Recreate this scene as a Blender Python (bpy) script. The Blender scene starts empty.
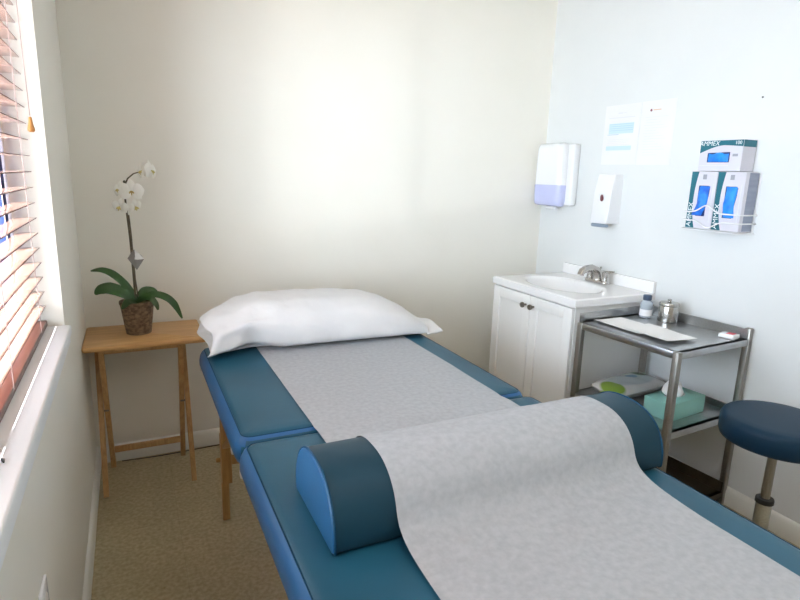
import bpy, bmesh, math, random
from math import sin, cos, pi, radians
from mathutils import Vector, Matrix, noise

random.seed(7)
S = bpy.context.scene
COL = S.collection
W = 2.485            # room width (x), back wall at y = 0
CEIL = 2.55
FRONT = -4.6

# ------------------------------------------------------------------ materials
def mat(name, color, rough=.5, metal=0., spec=.5, coat=0., trans=0., emit=None, ior=1.45, sheen=0., sss=0., alpha=1.):
    m = bpy.data.materials.new(name); m.use_nodes = True
    b = m.node_tree.nodes['Principled BSDF']
    b.inputs['Base Color'].default_value = (*color, 1)
    b.inputs['Roughness'].default_value = rough
    b.inputs['Metallic'].default_value = metal
    b.inputs['Specular IOR Level'].default_value = spec
    b.inputs['Coat Weight'].default_value = coat
    b.inputs['Transmission Weight'].default_value = trans
    b.inputs['IOR'].default_value = ior
    b.inputs['Sheen Weight'].default_value = sheen
    b.inputs['Alpha'].default_value = alpha
    if sss:
        b.inputs['Subsurface Weight'].default_value = sss
        b.inputs['Subsurface Radius'].default_value = (.02, .02, .02)
    if emit:
        b.inputs['Emission Color'].default_value = (*emit[:3], 1)
        b.inputs['Emission Strength'].default_value = emit[3]
    return m

def N(m, t, **kw):
    n = m.node_tree.nodes.new(t)
    for k, v in kw.items():
        if k in n.inputs: n.inputs[k].default_value = v
        else: setattr(n, k, v)
    return n
def L(m, a, b): m.node_tree.links.new(a, b)
def bsdf(m): return m.node_tree.nodes['Principled BSDF']

def coords(m, scale=(1, 1, 1), kind='Object'):
    tc = N(m, 'ShaderNodeTexCoord'); mp = N(m, 'ShaderNodeMapping')
    mp.inputs['Scale'].default_value = scale
    L(m, tc.outputs[kind], mp.inputs['Vector'])
    return mp.outputs['Vector']

def noisy(m, c1, c2, scale=8, vscale=(1, 1, 1), detail=4, lo=.35, hi=.65, bump=0., bump_scale=None, dist=.002, tex='noise', vec=None):
    """colour variation between c1 and c2, optional bump"""
    vec = vec or coords(m, vscale)
    n = N(m, 'ShaderNodeTexNoise', Scale=scale, Detail=detail); L(m, vec, n.inputs['Vector'])
    r = N(m, 'ShaderNodeValToRGB'); e = r.color_ramp.elements
    e[0].position = lo; e[0].color = (*c1, 1); e[1].position = hi; e[1].color = (*c2, 1)
    L(m, n.outputs['Fac'], r.inputs['Fac']); L(m, r.outputs['Color'], bsdf(m).inputs['Base Color'])
    if bump:
        n2 = N(m, 'ShaderNodeTexNoise', Scale=bump_scale or scale, Detail=3); L(m, vec, n2.inputs['Vector'])
        b = N(m, 'ShaderNodeBump', Strength=bump, Distance=dist)
        L(m, n2.outputs['Fac'], b.inputs['Height']); L(m, b.outputs['Normal'], bsdf(m).inputs['Normal'])
    return m

M = {}
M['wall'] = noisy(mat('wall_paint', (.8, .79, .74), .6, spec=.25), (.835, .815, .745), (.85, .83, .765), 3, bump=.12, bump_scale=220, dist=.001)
M['wall_daylit'] = noisy(mat('wall_paint_daylit', (.82, .83, .82), .6, spec=.25), (.755, .775, .775), (.775, .795, .795), 3, bump=.12, bump_scale=220, dist=.001)  # wall paint with the bluish window light tinted into its colour
M['ceiling'] = noisy(mat('ceiling_paint', (.85, .85, .82), .8), (.84, .84, .81), (.86, .86, .83), 4)
M['trim'] = noisy(mat('trim_paint', (.86, .86, .82), .35), (.85, .85, .81), (.87, .87, .83), 4)
M['sill'] = noisy(mat('sill_paint', (.86, .88, .9), .65, spec=.2), (.85, .87, .89), (.87, .89, .91), 4)

def floor_mat():
    m = mat('floor_vinyl', (.4, .34, .24), .28, spec=.5)
    v = coords(m)
    n1 = N(m, 'ShaderNodeTexNoise', Scale=70, Detail=5); L(m, v, n1.inputs['Vector'])
    n2 = N(m, 'ShaderNodeTexNoise', Scale=3.2, Detail=3); L(m, v, n2.inputs['Vector'])
    r = N(m, 'ShaderNodeValToRGB'); e = r.color_ramp.elements
    e[0].position = .34; e[0].color = (.39, .32, .185, 1)
    e[1].position = .66; e[1].color = (.54, .455, .29, 1)
    k = e.new(.5); k.color = (.465, .385, .235, 1)
    L(m, n1.outputs['Fac'], r.inputs['Fac'])
    mx = N(m, 'ShaderNodeMix', data_type='RGBA', blend_type='MULTIPLY')
    mx.inputs['Factor'].default_value = .35
    r2 = N(m, 'ShaderNodeValToRGB'); r2.color_ramp.elements[0].color = (.6, .6, .6, 1); r2.color_ramp.elements[0].position = .3; r2.color_ramp.elements[1].position = .7
    L(m, n2.outputs['Fac'], r2.inputs['Fac'])
    L(m, r.outputs['Color'], mx.inputs['A']); L(m, r2.outputs['Color'], mx.inputs['B'])
    # tile joints
    br = N(m, 'ShaderNodeTexBrick', Scale=1.0, offset=0.0)
    br.inputs['Color1'].default_value = (1, 1, 1, 1); br.inputs['Color2'].default_value = (.965, .965, .96, 1); br.inputs['Mortar'].default_value = (.8, .8, .78, 1)
    br.inputs['Mortar Size'].default_value = .0012; br.inputs['Brick Width'].default_value = .305; br.inputs['Row Height'].default_value = .305
    L(m, v, br.inputs['Vector'])
    m2 = N(m, 'ShaderNodeMix', data_type='RGBA', blend_type='MULTIPLY'); m2.inputs['Factor'].default_value = .8
    L(m, mx.outputs['Result'], m2.inputs['A']); L(m, br.outputs['Color'], m2.inputs['B'])
    L(m, m2.outputs['Result'], bsdf(m).inputs['Base Color'])
    rr = N(m, 'ShaderNodeMapRange'); rr.inputs['To Min'].default_value = .2; rr.inputs['To Max'].default_value = .42
    L(m, n2.outputs['Fac'], rr.inputs['Value']); L(m, rr.outputs['Result'], bsdf(m).inputs['Roughness'])
    return m
M['floor'] = floor_mat()

def vinyl(name, c, rough=.38, spec=.5):
    m = mat(name, c, rough, spec=spec)
    c2 = tuple(x * 1.12 for x in c)
    return noisy(m, c, c2, 5, bump=.12, bump_scale=420, dist=.0006)
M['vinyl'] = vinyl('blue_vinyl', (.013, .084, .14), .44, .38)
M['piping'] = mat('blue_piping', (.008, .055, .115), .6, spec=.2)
M['vinyl_side_lit'] = vinyl('blue_vinyl_side_lit', (.012, .105, .275), .40, .5)  # side vinyl brighter and bluer, window light put into the colour
M['bolster'] = vinyl('dark_blue_vinyl', (.009, .042, .068), .45, .25)
M['bolster_end_lit'] = vinyl('blue_bolster_end_lit', (.018, .10, .23), .38, .5)  # end vinyl brightened, light from the window painted into it
M['stool_vinyl'] = vinyl('navy_vinyl', (.004, .025, .052), .45, .25)

def wood(name, a, b, vs, rough=.38):
    m = mat(name, a, rough, spec=.45)
    v = coords(m, vs)
    n = N(m, 'ShaderNodeTexNoise', Scale=5, Detail=6, Distortion=.6); L(m, v, n.inputs['Vector'])
    r = N(m, 'ShaderNodeValToRGB'); e = r.color_ramp.elements
    e[0].position = .32; e[0].color = (*a, 1); e[1].position = .68; e[1].color = (*b, 1)
    L(m, n.outputs['Fac'], r.inputs['Fac']); L(m, r.outputs['Color'], bsdf(m).inputs['Base Color'])
    return m
M['tray_wood'] = wood('tray_wood', (.50, .27, .095), (.66, .40, .17), (1.5, 14, 14))
M['leg_wood'] = wood('leg_wood', (.46, .26, .11), (.60, .37, .17), (16, 16, 1.6))
M['couch_wood'] = wood('couch_wood', (.42, .24, .09), (.56, .34, .14), (16, 16, 1.6))

def paper_mat(name, c1, c2, bump=.35, dist=.0012, scale=120):
    m = mat(name, c1, .85, spec=.15)
    return noisy(m, c1, c2, scale, detail=6, lo=.3, hi=.7, bump=bump, bump_scale=60, dist=dist)
M['table_paper'] = paper_mat('exam_paper', (.385, .405, .43), (.455, .475, .50), .4, .0012, 70)
M['pillowcase'] = noisy(mat('pillowcase', (.85, .86, .88), .8, spec=.2, sss=.05), (.74, .75, .765), (.78, .785, .795), 6, bump=.5, bump_scale=11, dist=.014)
M['sheet'] = noisy(mat('white_paper', (.82, .82, .83), .7, spec=.2), (.81, .81, .82), (.835, .835, .845), 5)
M['note_paper'] = noisy(mat('bright_white_paper', (.93, .93, .93), .7, spec=.2), (.92, .92, .92), (.945, .945, .945), 5)
M['white_cab'] = noisy(mat('white_cabinet_paint', (.84, .84, .83), .3), (.835, .835, .825), (.85, .85, .84), 3)
M['cab_shadow'] = mat('door_groove', (.45, .45, .45), .5)
M['marble'] = noisy(mat('white_cultured_marble', (.88, .88, .88), .15, coat=.3), (.87, .87, .88), (.9, .9, .9), 4)
M['chrome'] = noisy(mat('chrome', (.5, .48, .46), .2, metal=1.), (.46, .44, .42), (.52, .5, .48), 6)
M['nickel'] = noisy(mat('dark_nickel', (.22, .2, .18), .3, metal=1.), (.2, .18, .16), (.26, .24, .21), 12)
M['steel'] = noisy(mat('brushed_steel', (.47, .48, .49), .28, metal=1.), (.43, .44, .45), (.5, .51, .52), 20, (1, 12, 12))
M['steel_leg'] = noisy(mat('brushed_steel_leg', (.31, .295, .27), .36, metal=.9), (.28, .265, .24), (.34, .325, .30), 20, (12, 12, 1))
M['shadow_steel'] = noisy(mat('shaded_steel', (.06, .045, .03), .45, metal=.3), (.05, .038, .025), (.075, .055, .035), 9)  # bottom shelf steel darkened, shade under the cart put into the colour
M['jar_steel'] = noisy(mat('polished_steel', (.45, .44, .42), .24, metal=1.), (.42, .41, .39), (.48, .47, .45), 20, (8, 8, 1))
M['white_plastic'] = noisy(mat('white_plastic', (.85, .86, .88), .22, coat=.2), (.845, .855, .875), (.86, .87, .885), 3)
M['lavender'] = noisy(mat('lavender_translucent_plastic', (.55, .58, .84), .15, coat=.3, sss=.1), (.53, .56, .83), (.59, .62, .86), 4)
M['grey_plastic'] = noisy(mat('grey_plastic', (.24, .30, .38), .35), (.23, .29, .37), (.27, .33, .41), 6)
M['maroon'] = noisy(mat('maroon_emblem', (.13, .03, .04), .4), (.12, .025, .035), (.16, .04, .05), 8)
M['black'] = noisy(mat('black_plastic', (.012, .012, .014), .4), (.01, .01, .012), (.018, .018, .02), 9)
M['dark'] = noisy(mat('dark_metal', (.03, .03, .03), .4), (.025, .025, .025), (.04, .04, .04), 9)
M['teal'] = noisy(mat('teal_card', (.012, .14, .19), .4), (.011, .13, .18), (.015, .155, .205), 5)
M['card_white'] = noisy(mat('white_card', (.68, .67, .74), .45), (.67, .66, .73), (.70, .69, .76), 5)
M['card_side'] = noisy(mat('grey_blue_card', (.28, .31, .4), .5), (.26, .29, .38), (.31, .34, .43), 12, (1, 1, 6))
M['glove'] = noisy(mat('blue_gloves', (.01, .16, .75), .45), (.006, .10, .6), (.02, .26, .9), 30)
M['glove_dark'] = noisy(mat('dark_box_slot', (.005, .03, .15), .6), (.004, .02, .12), (.008, .04, .2), 30)
M['glove_light'] = noisy(mat('bright_blue_gloves', (.012, .25, .85), .45), (.01, .2, .78), (.02, .32, .95), 22)
M['ink_white'] = mat('white_ink', (.85, .9, .92), .5)
M['ink_grey'] = mat('grey_ink', (.35, .36, .42), .6)
M['ink_pale'] = mat('pale_ink', (.74, .75, .80), .6)
M['ink_blue'] = mat('pale_blue_ink', (.60, .76, .88), .6)
M['ink_blue2'] = mat('blue_ink', (.42, .60, .74), .6)
M['ink_red'] = mat('dark_red_ink', (.28, .10, .13), .6)
M['ink_orange'] = mat('orange_ink', (.75, .5, .35), .6)
M['wire'] = mat('white_wire', (.85, .86, .88), .35)
M['pot'] = noisy(mat('woven_brown_pot', (.16, .10, .06), .7), (.07, .045, .025), (.25, .165, .10), 60, (1, 1, 1.6), bump=.7, bump_scale=70, dist=.004)
M['moss'] = noisy(mat('potting_bark', (.12, .09, .04), .9), (.05, .035, .02), (.18, .2, .06), 40, bump=.8, dist=.01)
M['leaf'] = noisy(mat('orchid_leaf', (.02, .085, .02), .32, spec=.5), (.018, .062, .010), (.035, .10, .018), 9, (1, 1, 1))
M['stem'] = noisy(mat('orchid_stem', (.09, .07, .045), .5), (.06, .05, .035), (.13, .11, .06), 30)
M['petal'] = noisy(mat('orchid_petal', (.86, .86, .80), .6, sss=.1), (.84, .84, .77), (.89, .89, .85), 14)
M['throat'] = noisy(mat('orchid_throat', (.55, .45, .12), .5), (.45, .30, .08), (.68, .62, .25), 40)
M['crystal'] = mat('clear_facets', (.30, .29, .28), .15, spec=.9, trans=.15, ior=1.5)
M['crystal_glint'] = mat('glint_facets', (.85, .85, .84), .1, spec=.9)
M['mint'] = noisy(mat('mint_card', (.25, .52, .47), .5), (.235, .50, .45), (.275, .55, .50), 5)
M['tissue'] = noisy(mat('tissue', (.85, .85, .88), .85, sss=.1), (.83, .83, .87), (.88, .88, .9), 12)
M['bottle'] = mat('clear_bottle_plastic', (.78, .86, .93), .12, trans=.55, ior=1.3)
M['cap_blue'] = noisy(mat('slate_blue_cap', (.07, .1, .16), .35), (.06, .09, .15), (.085, .12, .18), 9)
M['rubber'] = noisy(mat('white_rubber', (.75, .72, .68), .5), (.72, .69, .65), (.79, .76, .72), 9)
M['red'] = mat('red_print', (.6, .06, .09), .5)
M['cable'] = noisy(mat('black_cable', (.06, .055, .05), .6), (.05, .045, .04), (.08, .075, .07), 9)
M['frame_dark'] = noisy(mat('window_frame_dark', (.03, .05, .13), .8, spec=.1), (.025, .045, .12), (.04, .06, .15), 7)
M['frame_white'] = noisy(mat('window_frame_white', (.8, .82, .86), .35), (.79, .81, .85), (.82, .84, .88), 4)
M['tassel'] = wood('tassel_wood', (.42, .19, .05), (.58, .29, .09), (10, 10, 2))
M['cord'] = mat('blind_cord', (.48, .36, .33), .7)
def pane_mat():
    m = bpy.data.materials.new('window_glass'); m.use_nodes = True; nt = m.node_tree; nt.nodes.clear()
    o = nt.nodes.new('ShaderNodeOutputMaterial'); mx = nt.nodes.new('ShaderNodeMixShader'); fr = nt.nodes.new('ShaderNodeFresnel'); fr.inputs['IOR'].default_value = 1.1
    tr = nt.nodes.new('ShaderNodeBsdfTransparent'); tr.inputs['Color'].default_value = (.96, .98, 1, 1); gl = nt.nodes.new('ShaderNodeBsdfGlossy'); gl.inputs['Roughness'].default_value = .02
    nt.links.new(fr.outputs[0], mx.inputs[0]); nt.links.new(tr.outputs[0], mx.inputs[1]); nt.links.new(gl.outputs[0], mx.inputs[2]); nt.links.new(mx.outputs[0], o.inputs['Surface'])
    return m
M['glass'] = pane_mat()
M['gravel'] = noisy(mat('outdoor_concrete', (.75, .74, .72), .9), (.7, .69, .67), (.8, .79, .77), 6)

def slat_mat():
    m = mat('wooden_blind_slat_lit', (.4, .24, .2), .22, spec=.6, coat=.6)
    v = coords(m, (30, 1.2, 30))
    n = N(m, 'ShaderNodeTexNoise', Scale=3, Detail=5); L(m, v, n.inputs['Vector'])
    r = N(m, 'ShaderNodeValToRGB'); e = r.color_ramp.elements
    e[0].position = .3; e[0].color = (.31, .18, .135, 1); e[1].position = .7; e[1].color = (.40, .25, .195, 1)
    L(m, n.outputs['Fac'], r.inputs['Fac']); L(m, r.outputs['Color'], bsdf(m).inputs['Base Color'])
    return m
M['slat'] = slat_mat()  # slat faces paler than the wood, sunlit glow put into the colour
M['rail'] = wood('blind_bottom_rail', (.07, .022, .014), (.11, .04, .025), (20, 1.5, 20))
M['slat_edge_unlit'] = wood('wooden_blind_edge_unlit', (.10, .035, .02), (.17, .07, .04), (20, 1.5, 20))  # edges coloured darker as the unlit side of the slats

def wipes_mat():
    m = mat('wipes_wrapper', (.7, .7, .68), .25, coat=.3)
    tc = N(m, 'ShaderNodeTexCoord')
    def blob(cx, cy, rx, ry):
        mp = N(m, 'ShaderNodeMapping'); mp.inputs['Location'].default_value = (-cx / rx, -cy / ry, 0)
        mp.inputs['Scale'].default_value = (1 / rx, 1 / ry, 0); L(m, tc.outputs['Generated'], mp.inputs['Vector'])
        ln = N(m, 'ShaderNodeVectorMath', operation='LENGTH'); L(m, mp.outputs['Vector'], ln.inputs[0])
        lt = N(m, 'ShaderNodeMapRange'); lt.inputs['From Min'].default_value = .85; lt.inputs['From Max'].default_value = 1.05
        lt.inputs['To Min'].default_value = 1; lt.inputs['To Max'].default_value = 0
        L(m, ln.outputs['Value'], lt.inputs['Value']); return lt.outputs['Result']
    prev = None
    for (cx, cy, rx, ry, col) in ((.5, .5, .42, .3, (.50, .56, .58)), (.12, .34, .13, .32, (.22, .36, .04)), (.86, .80, .14, .22, (.06, .2, .07)), (.62, .66, .10, .12, (.25, .38, .5))):
        mx = N(m, 'ShaderNodeMix', data_type='RGBA'); mx.inputs['B'].default_value = (*col, 1)
        L(m, blob(cx, cy, rx, ry), mx.inputs['Factor'])
        if prev is None: mx.inputs['A'].default_value = (.66, .66, .64, 1)
        else: L(m, prev, mx.inputs['A'])
        prev = mx.outputs['Result']
    L(m, prev, bsdf(m).inputs['Base Color'])
    return m
M['wipes'] = wipes_mat()

# ------------------------------------------------------------------ mesh helpers (bmesh in world coordinates)
def new(): return bmesh.new()

def add(bm, verts, faces):
    vs = [bm.verts.new(v) for v in verts]
    out = []
    for f in faces:
        try: out.append(bm.faces.new([vs[i] for i in f]))
        except ValueError: pass
    return vs, out

def box(bm, x0, x1, y0, y1, z0, z1, bev=0., seg=2, mtx=None):
    t = bmesh.new()
    bmesh.ops.create_cube(t, size=1)
    for v in t.verts:
        v.co = Vector(((x0 + x1) / 2 + v.co.x * (x1 - x0), (y0 + y1) / 2 + v.co.y * (y1 - y0), (z0 + z1) / 2 + v.co.z * (z1 - z0)))
    if bev: bmesh.ops.bevel(t, geom=t.edges[:], offset=bev, segments=seg, profile=.5, affect='EDGES')
    if mtx is not None: bmesh.ops.transform(t, matrix=mtx, verts=t.verts[:])
    merge(bm, t)
    return bm

def merge(bm, t):
    me = bpy.data.meshes.new('tmp'); t.to_mesh(me); t.free(); bm.from_mesh(me); bpy.data.meshes.remove(me)

def lathe(bm, prof, c=(0, 0, 0), n=32, mtx=None, cap=True):
    t = bmesh.new(); rings = []
    for r, z in prof:
        rings.append([t.verts.new((c[0] + r * cos(2 * pi * k / n), c[1] + r * sin(2 * pi * k / n), c[2] + z)) for k in range(n)])
    for a, b in zip(rings, rings[1:]):
        for k in range(n): t.faces.new((a[k], a[(k + 1) % n], b[(k + 1) % n], b[k]))
    if cap:
        t.faces.new(rings[0][::-1]); t.faces.new(rings[-1])
    if mtx is not None: bmesh.ops.transform(t, matrix=mtx, verts=t.verts[:])
    bmesh.ops.recalc_face_normals(t, faces=t.faces[:])
    merge(bm, t); return bm

def frame(d):
    d = d.normalized(); u = d.orthogonal().normalized(); return u, d.cross(u)

def tube(bm, pts, r, n=10, closed=False, radii=None):
    pts = [Vector(p) for p in pts]; t = bmesh.new(); rings = []; u = None
    m = len(pts)
    for i, p in enumerate(pts):
        a = pts[i - 1] if (i or closed) else p; b = pts[(i + 1) % m] if (i < m - 1 or closed) else p
        d = (b - a).normalized()
        if u is None: u, _ = frame(d)
        u = (u - d * u.dot(d)).normalized(); w = d.cross(u)
        rr = radii[i] if radii else r
        rings.append([t.verts.new(p + (u * cos(2 * pi * k / n) + w * sin(2 * pi * k / n)) * rr) for k in range(n)])
    for i in range(m if closed else m - 1):
        A, B = rings[i], rings[(i + 1) % m]
        for k in range(n): t.faces.new((A[k], A[(k + 1) % n], B[(k + 1) % n], B[k]))
    if not closed: t.faces.new(rings[0][::-1]); t.faces.new(rings[-1])
    bmesh.ops.recalc_face_normals(t, faces=t.faces[:])
    merge(bm, t); return bm

def cyl(bm, a, b, r, n=20, bev=0.):
    a, b = Vector(a), Vector(b); d = b - a; l = d.length; dn = d.normalized()
    if bev:
        pts = [a, a + dn * bev * .3, a + dn * bev, b - dn * bev, b - dn * bev * .3, b]
        return tube(bm, pts, r, n, radii=[r - bev, r - bev * .3, r, r, r - bev * .3, r - bev])
    return tube(bm, [a, b], r, n)

def bar(bm, a, b, w, h, up=(0, 0, 1), bev=.002):
    """rectangular bar from a to b, w across, h along 'up'"""
    a, b = Vector(a), Vector(b); d = (b - a); l = d.length; d.normalize()
    s = d.cross(Vector(up)).normalized(); u = s.cross(d)
    mt = Matrix(((d.x, s.x, u.x, (a.x + b.x) / 2), (d.y, s.y, u.y, (a.y + b.y) / 2), (d.z, s.z, u.z, (a.z + b.z) / 2), (0, 0, 0, 1)))
    return box(bm, -l / 2, l / 2, -w / 2, w / 2, -h / 2, h / 2, bev, 2, mt)

def rrect(x0, x1, y0, y1, r, n=6):
    r = max(1e-4, min(r, (x1 - x0) / 2 - 1e-4, (y1 - y0) / 2 - 1e-4)); out = []
    for cx, cy, a0 in ((x1 - r, y1 - r, 0), (x0 + r, y1 - r, pi / 2), (x0 + r, y0 + r, pi), (x1 - r, y0 + r, 3 * pi / 2)):
        for k in range(n + 1):
            a = a0 + pi / 2 * k / n; out.append((cx + r * cos(a), cy + r * sin(a)))
    return out

def pad(bm, x0, x1, y0, y1, prof, rad):
    """rounded-rectangle cushion: prof is a list of (inset, z)"""
    t = bmesh.new(); rings = []
    for ins, z in prof:
        rings.append([t.verts.new((x, y, z)) for x, y in rrect(x0 + ins, x1 - ins, y0 + ins, y1 - ins, max(rad - ins, .004))])
    m = len(rings[0])
    for a, b in zip(rings, rings[1:]):
        for k in range(m): t.faces.new((a[k], a[(k + 1) % m], b[(k + 1) % m], b[k]))
    t.faces.new(rings[0][::-1]); t.faces.new(rings[-1])
    bmesh.ops.recalc_face_normals(t, faces=t.faces[:])
    merge(bm, t); return bm

def extrude_poly(bm, pts2, a, b, axis='x', bev=0.):
    """closed 2-D outline swept along an axis between a and b; bev rounds the end caps"""
    def P(t, p):
        return {'x': (t, p[0], p[1]), 'y': (p[0], t, p[1]), 'z': (p[0], p[1], t)}[axis]
    t = bmesh.new(); cx = sum(p[0] for p in pts2) / len(pts2); cy = sum(p[1] for p in pts2) / len(pts2)
    def ring(v, s): return [t.verts.new(P(v, (p[0] + (cx - p[0]) * s, p[1] + (cy - p[1]) * s))) for p in pts2]
    if bev:
        sz = max(max(abs(p[0] - cx), abs(p[1] - cy)) for p in pts2); s = bev / sz
        sg = 1 if b > a else -1
        rings = [ring(a, s), ring(a + sg * bev * .3, s * .3), ring(a + sg * bev, 0), ring(b - sg * bev, 0), ring(b - sg * bev * .3, s * .3), ring(b, s)]
    else: rings = [ring(a, 0), ring(b, 0)]
    m = len(pts2)
    for A, B in zip(rings, rings[1:]):
        for k in range(m): t.faces.new((A[k], A[(k + 1) % m], B[(k + 1) % m], B[k]))
    t.faces.new(rings[0][::-1]); t.faces.new(rings[-1])
    bmesh.ops.recalc_face_normals(t, faces=t.faces[:])
    merge(bm, t); return bm

def rotz(c, deg): return Matrix.Translation(c) @ Matrix.Rotation(radians(deg), 4, 'Z') @ Matrix.Translation(-Vector(c))

def obj(name, bm, m, parent=None, smooth=True, angle=40, label=None, origin=None):
    """link bm (world coordinates) as ONE mesh object; children get coordinates relative to their thing"""
    me = bpy.data.meshes.new(name)
    root = parent
    while root is not None and root.parent is not None: root = root.parent
    off = root.location.copy() if root is not None else Vector(origin or (0, 0, 0))
    if off.length: bmesh.ops.translate(bm, verts=bm.verts[:], vec=-off)
    bm.to_mesh(me); bm.free()
    ms = m if isinstance(m, (list, tuple)) else [m]
    for x in ms: me.materials.append(x)
    if smooth:
        me.polygons.foreach_set('use_smooth', [True] * len(me.polygons))
        me.set_sharp_from_angle(angle=radians(angle))
    o = bpy.data.objects.new(name, me); COL.objects.link(o)
    if parent is not None: o.parent = parent
    else: o.location = off
    if label: o['label'] = label
    return o

def thing(name, label, cat, loc, group=None):
    o = bpy.data.objects.new(name, None); COL.objects.link(o); o.location = loc
    o.empty_display_size = .05
    o['label'] = label; o['category'] = cat
    if group: o['group'] = group
    return o

def tag(o, label, cat, group=None):
    o['label'] = label; o['category'] = cat
    if group: o['group'] = group
    return o

def struct(name, bm, m, parent=None, **k):
    o = obj(name, bm, m, parent, **k)
    if parent is None: o['kind'] = 'structure'
    return o

def text(s, size, mtx, m, parent, name='lettering', shear=0.):
    cu = bpy.data.curves.new('txt', 'FONT'); cu.body = s; cu.size = size; cu.extrude = .0002; cu.align_x = 'CENTER'; cu.align_y = 'CENTER'; cu.shear = shear; cu.offset = 0
    t = bpy.data.objects.new('txt', cu); COL.objects.link(t)
    bpy.context.view_layer.update()
    me = bpy.data.meshes.new_from_object(t); bpy.data.objects.remove(t); bpy.data.curves.remove(cu)
    bm = bmesh.new(); bm.from_mesh(me); bpy.data.meshes.remove(me)
    bmesh.ops.transform(bm, matrix=mtx, verts=bm.verts[:])
    return obj(name, bm, m, parent, smooth=False)

# ------------------------------------------------------------------ the room shell
WY0, WY1, WZ0, WZ1 = -2.62, -.785, .862, 2.12      # window opening in the left wall
T = .15
b = new(); box(b, -T, W + T, FRONT - T, T, -.1, 0); struct('floor', b, M['floor'], smooth=False)
b = new(); box(b, -T, W + T, FRONT - T, T, CEIL, CEIL + .1); struct('ceiling', b, M['ceiling'], smooth=False)
b = new(); box(b, -T, W + T, 0, T, 0, CEIL); struct('wall_back', b, M['wall'], smooth=False)
b = new(); box(b, W, W + T, FRONT, 0, 0, CEIL); struct('wall_right', b, M['wall_daylit'], smooth=False)
b = new(); box(b, -T, W + T, FRONT - T, FRONT, 0, CEIL); struct('wall_front', b, M['wall'], smooth=False)
b = new()
box(b, -T, 0, FRONT, WY0, 0, CEIL); box(b, -T, 0, WY1, 0, 0, CEIL); box(b, -T, 0, WY0, WY1, 0, WZ0); box(b, -T, 0, WY0, WY1, WZ1, CEIL)
bmesh.ops.remove_doubles(b, verts=b.verts[:], dist=1e-5)
struct('wall_left', b, M['wall'], smooth=False)

def baseboard(name, a, bq, n):
    # a, bq: ends on the wall line; n: direction into the room
    prof = [(0, 0), (.013, 0), (.013, .062), (.009, .074), (.004, .082), (0, .084)]
    a, bq, n = Vector(a), Vector(bq), Vector(n); bm = new()
    va = [bm.verts.new(a + n * p + Vector((0, 0, z))) for p, z in prof]; vb = [bm.verts.new(bq + n * p + Vector((0, 0, z))) for p, z in prof]
    for k in range(len(prof) - 1): bm.faces.new((va[k], va[k + 1], vb[k + 1], vb[k]))
    bm.faces.new(va[::-1]); bm.faces.new(vb); bmesh.ops.recalc_face_normals(bm, faces=bm.faces[:])
    struct(name, bm, M['trim'])
baseboard('baseboard_back', (0, 0, 0), (W, 0, 0), (0, -1, 0))
baseboard('baseboard_left', (0, FRONT, 0), (0, -.013, 0), (1, 0, 0))
baseboard('baseboard_right', (W, FRONT, 0), (W, -.013, 0), (-1, 0, 0))
baseboard('baseboard_front', (.013, FRONT, 0), (W - .013, FRONT, 0), (0, 1, 0))

# window sill board with a rounded nose and an apron moulding below it
b = new(); box(b, -.115, .018, WY0, WY1 - .002, WZ0 - .018, WZ0 + .012, .005, 3)
box(b, .0005, .011, WY0 - .01, WY1 + .012, WZ0 - .05, WZ0 - .018, .003)
struct('trim_1', b, M['sill'])

# window: white frame, dark mullion, glass
b = new()
fx0, fx1 = -.145, -.105
box(b, fx0, fx1, WY0, WY0 + .045, WZ0 + .012, WZ1, .003); box(b, fx0, fx1, WY1 - .012, WY1, WZ0 + .012, WZ1, .003)
box(b, fx0, fx1, WY0, WY1, WZ0 + .012, WZ0 + .05, .003); box(b, fx0, fx1, WY0, WY1, WZ1 - .045, WZ1, .003)
win = struct('window_1', b, M['frame_white'])
b = new(); box(b, fx0 - .004, fx1 - .003, WY1 - .082, WY1 - .036, WZ0 + .05, WZ1 - .045, .003)
obj('stile', b, M['frame_dark'], win, label='dark blue window stile seen through the slats')
b = new(); box(b, fx0 - .004, fx1 - .006, -1.73, -1.675, WZ0 + .05, WZ1 - .045, .003)
obj('mullion', b, M['frame_dark'], win, label='dark blue vertical window bar')
b = new(); box(b, -.129, -.125, WY0 + .04, WY1 - .04, WZ0 + .045, WZ1 - .04)
obj('pane', b, M['glass'], win, smooth=False)

# venetian blind inside the opening
BX = -.068
by0, by1 = WY0 + .03, WY1 - .008
blind = thing('venetian_blind', 'reddish brown wooden venetian blind with open slats in the window on the left', 'window blind', (BX, (by0 + by1) / 2, WZ0 + .014))
b = new()
pitch = .0447; zb = WZ0 + .034; zs = []
z = zb + .045
while z < WZ1 - .075: zs.append(z); z += pitch
for z in zs:
    # curved slat, slightly tilted so the room edge sits a little lower
    pr = []
    for k in range(7):
        u = -1 + 2 * k / 6
        pr.append((BX + u * .025, z + .0012 * (1 - u * u)))
    vs0 = []
    for yy in (by0, by1):
        vs0.append([b.verts.new((x, yy, zz + .0013)) for x, zz in pr] + [b.verts.new((x, yy, zz - .0013)) for x, zz in pr[::-1]])
    n = len(vs0[0])
    for k in range(n):
        f = b.faces.new((vs0[0][k], vs0[0][(k + 1) % n], vs0[1][(k + 1) % n], vs0[1][k]))
        f.material_index = 1 if k in (6, 13) else 0
    for r_ in vs0:
        f = b.faces.new(r_); f.material_index = 1
bmesh.ops.recalc_face_normals(b, faces=b.faces[:])
obj('slats', b, [M['slat'], M['slat_edge_unlit']], blind, angle=30)
b = new(); box(b, BX - .024, BX + .024, by0, by1, WZ0 + .0145, WZ0 + .034, .004); obj('bottom_rail', b, [M['rail']], blind)
b = new(); box(b, BX - .028, BX + .028, by0, by1, WZ1 - .055, WZ1 - .002, .004); obj('headrail', b, M['slat'], blind)
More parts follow.
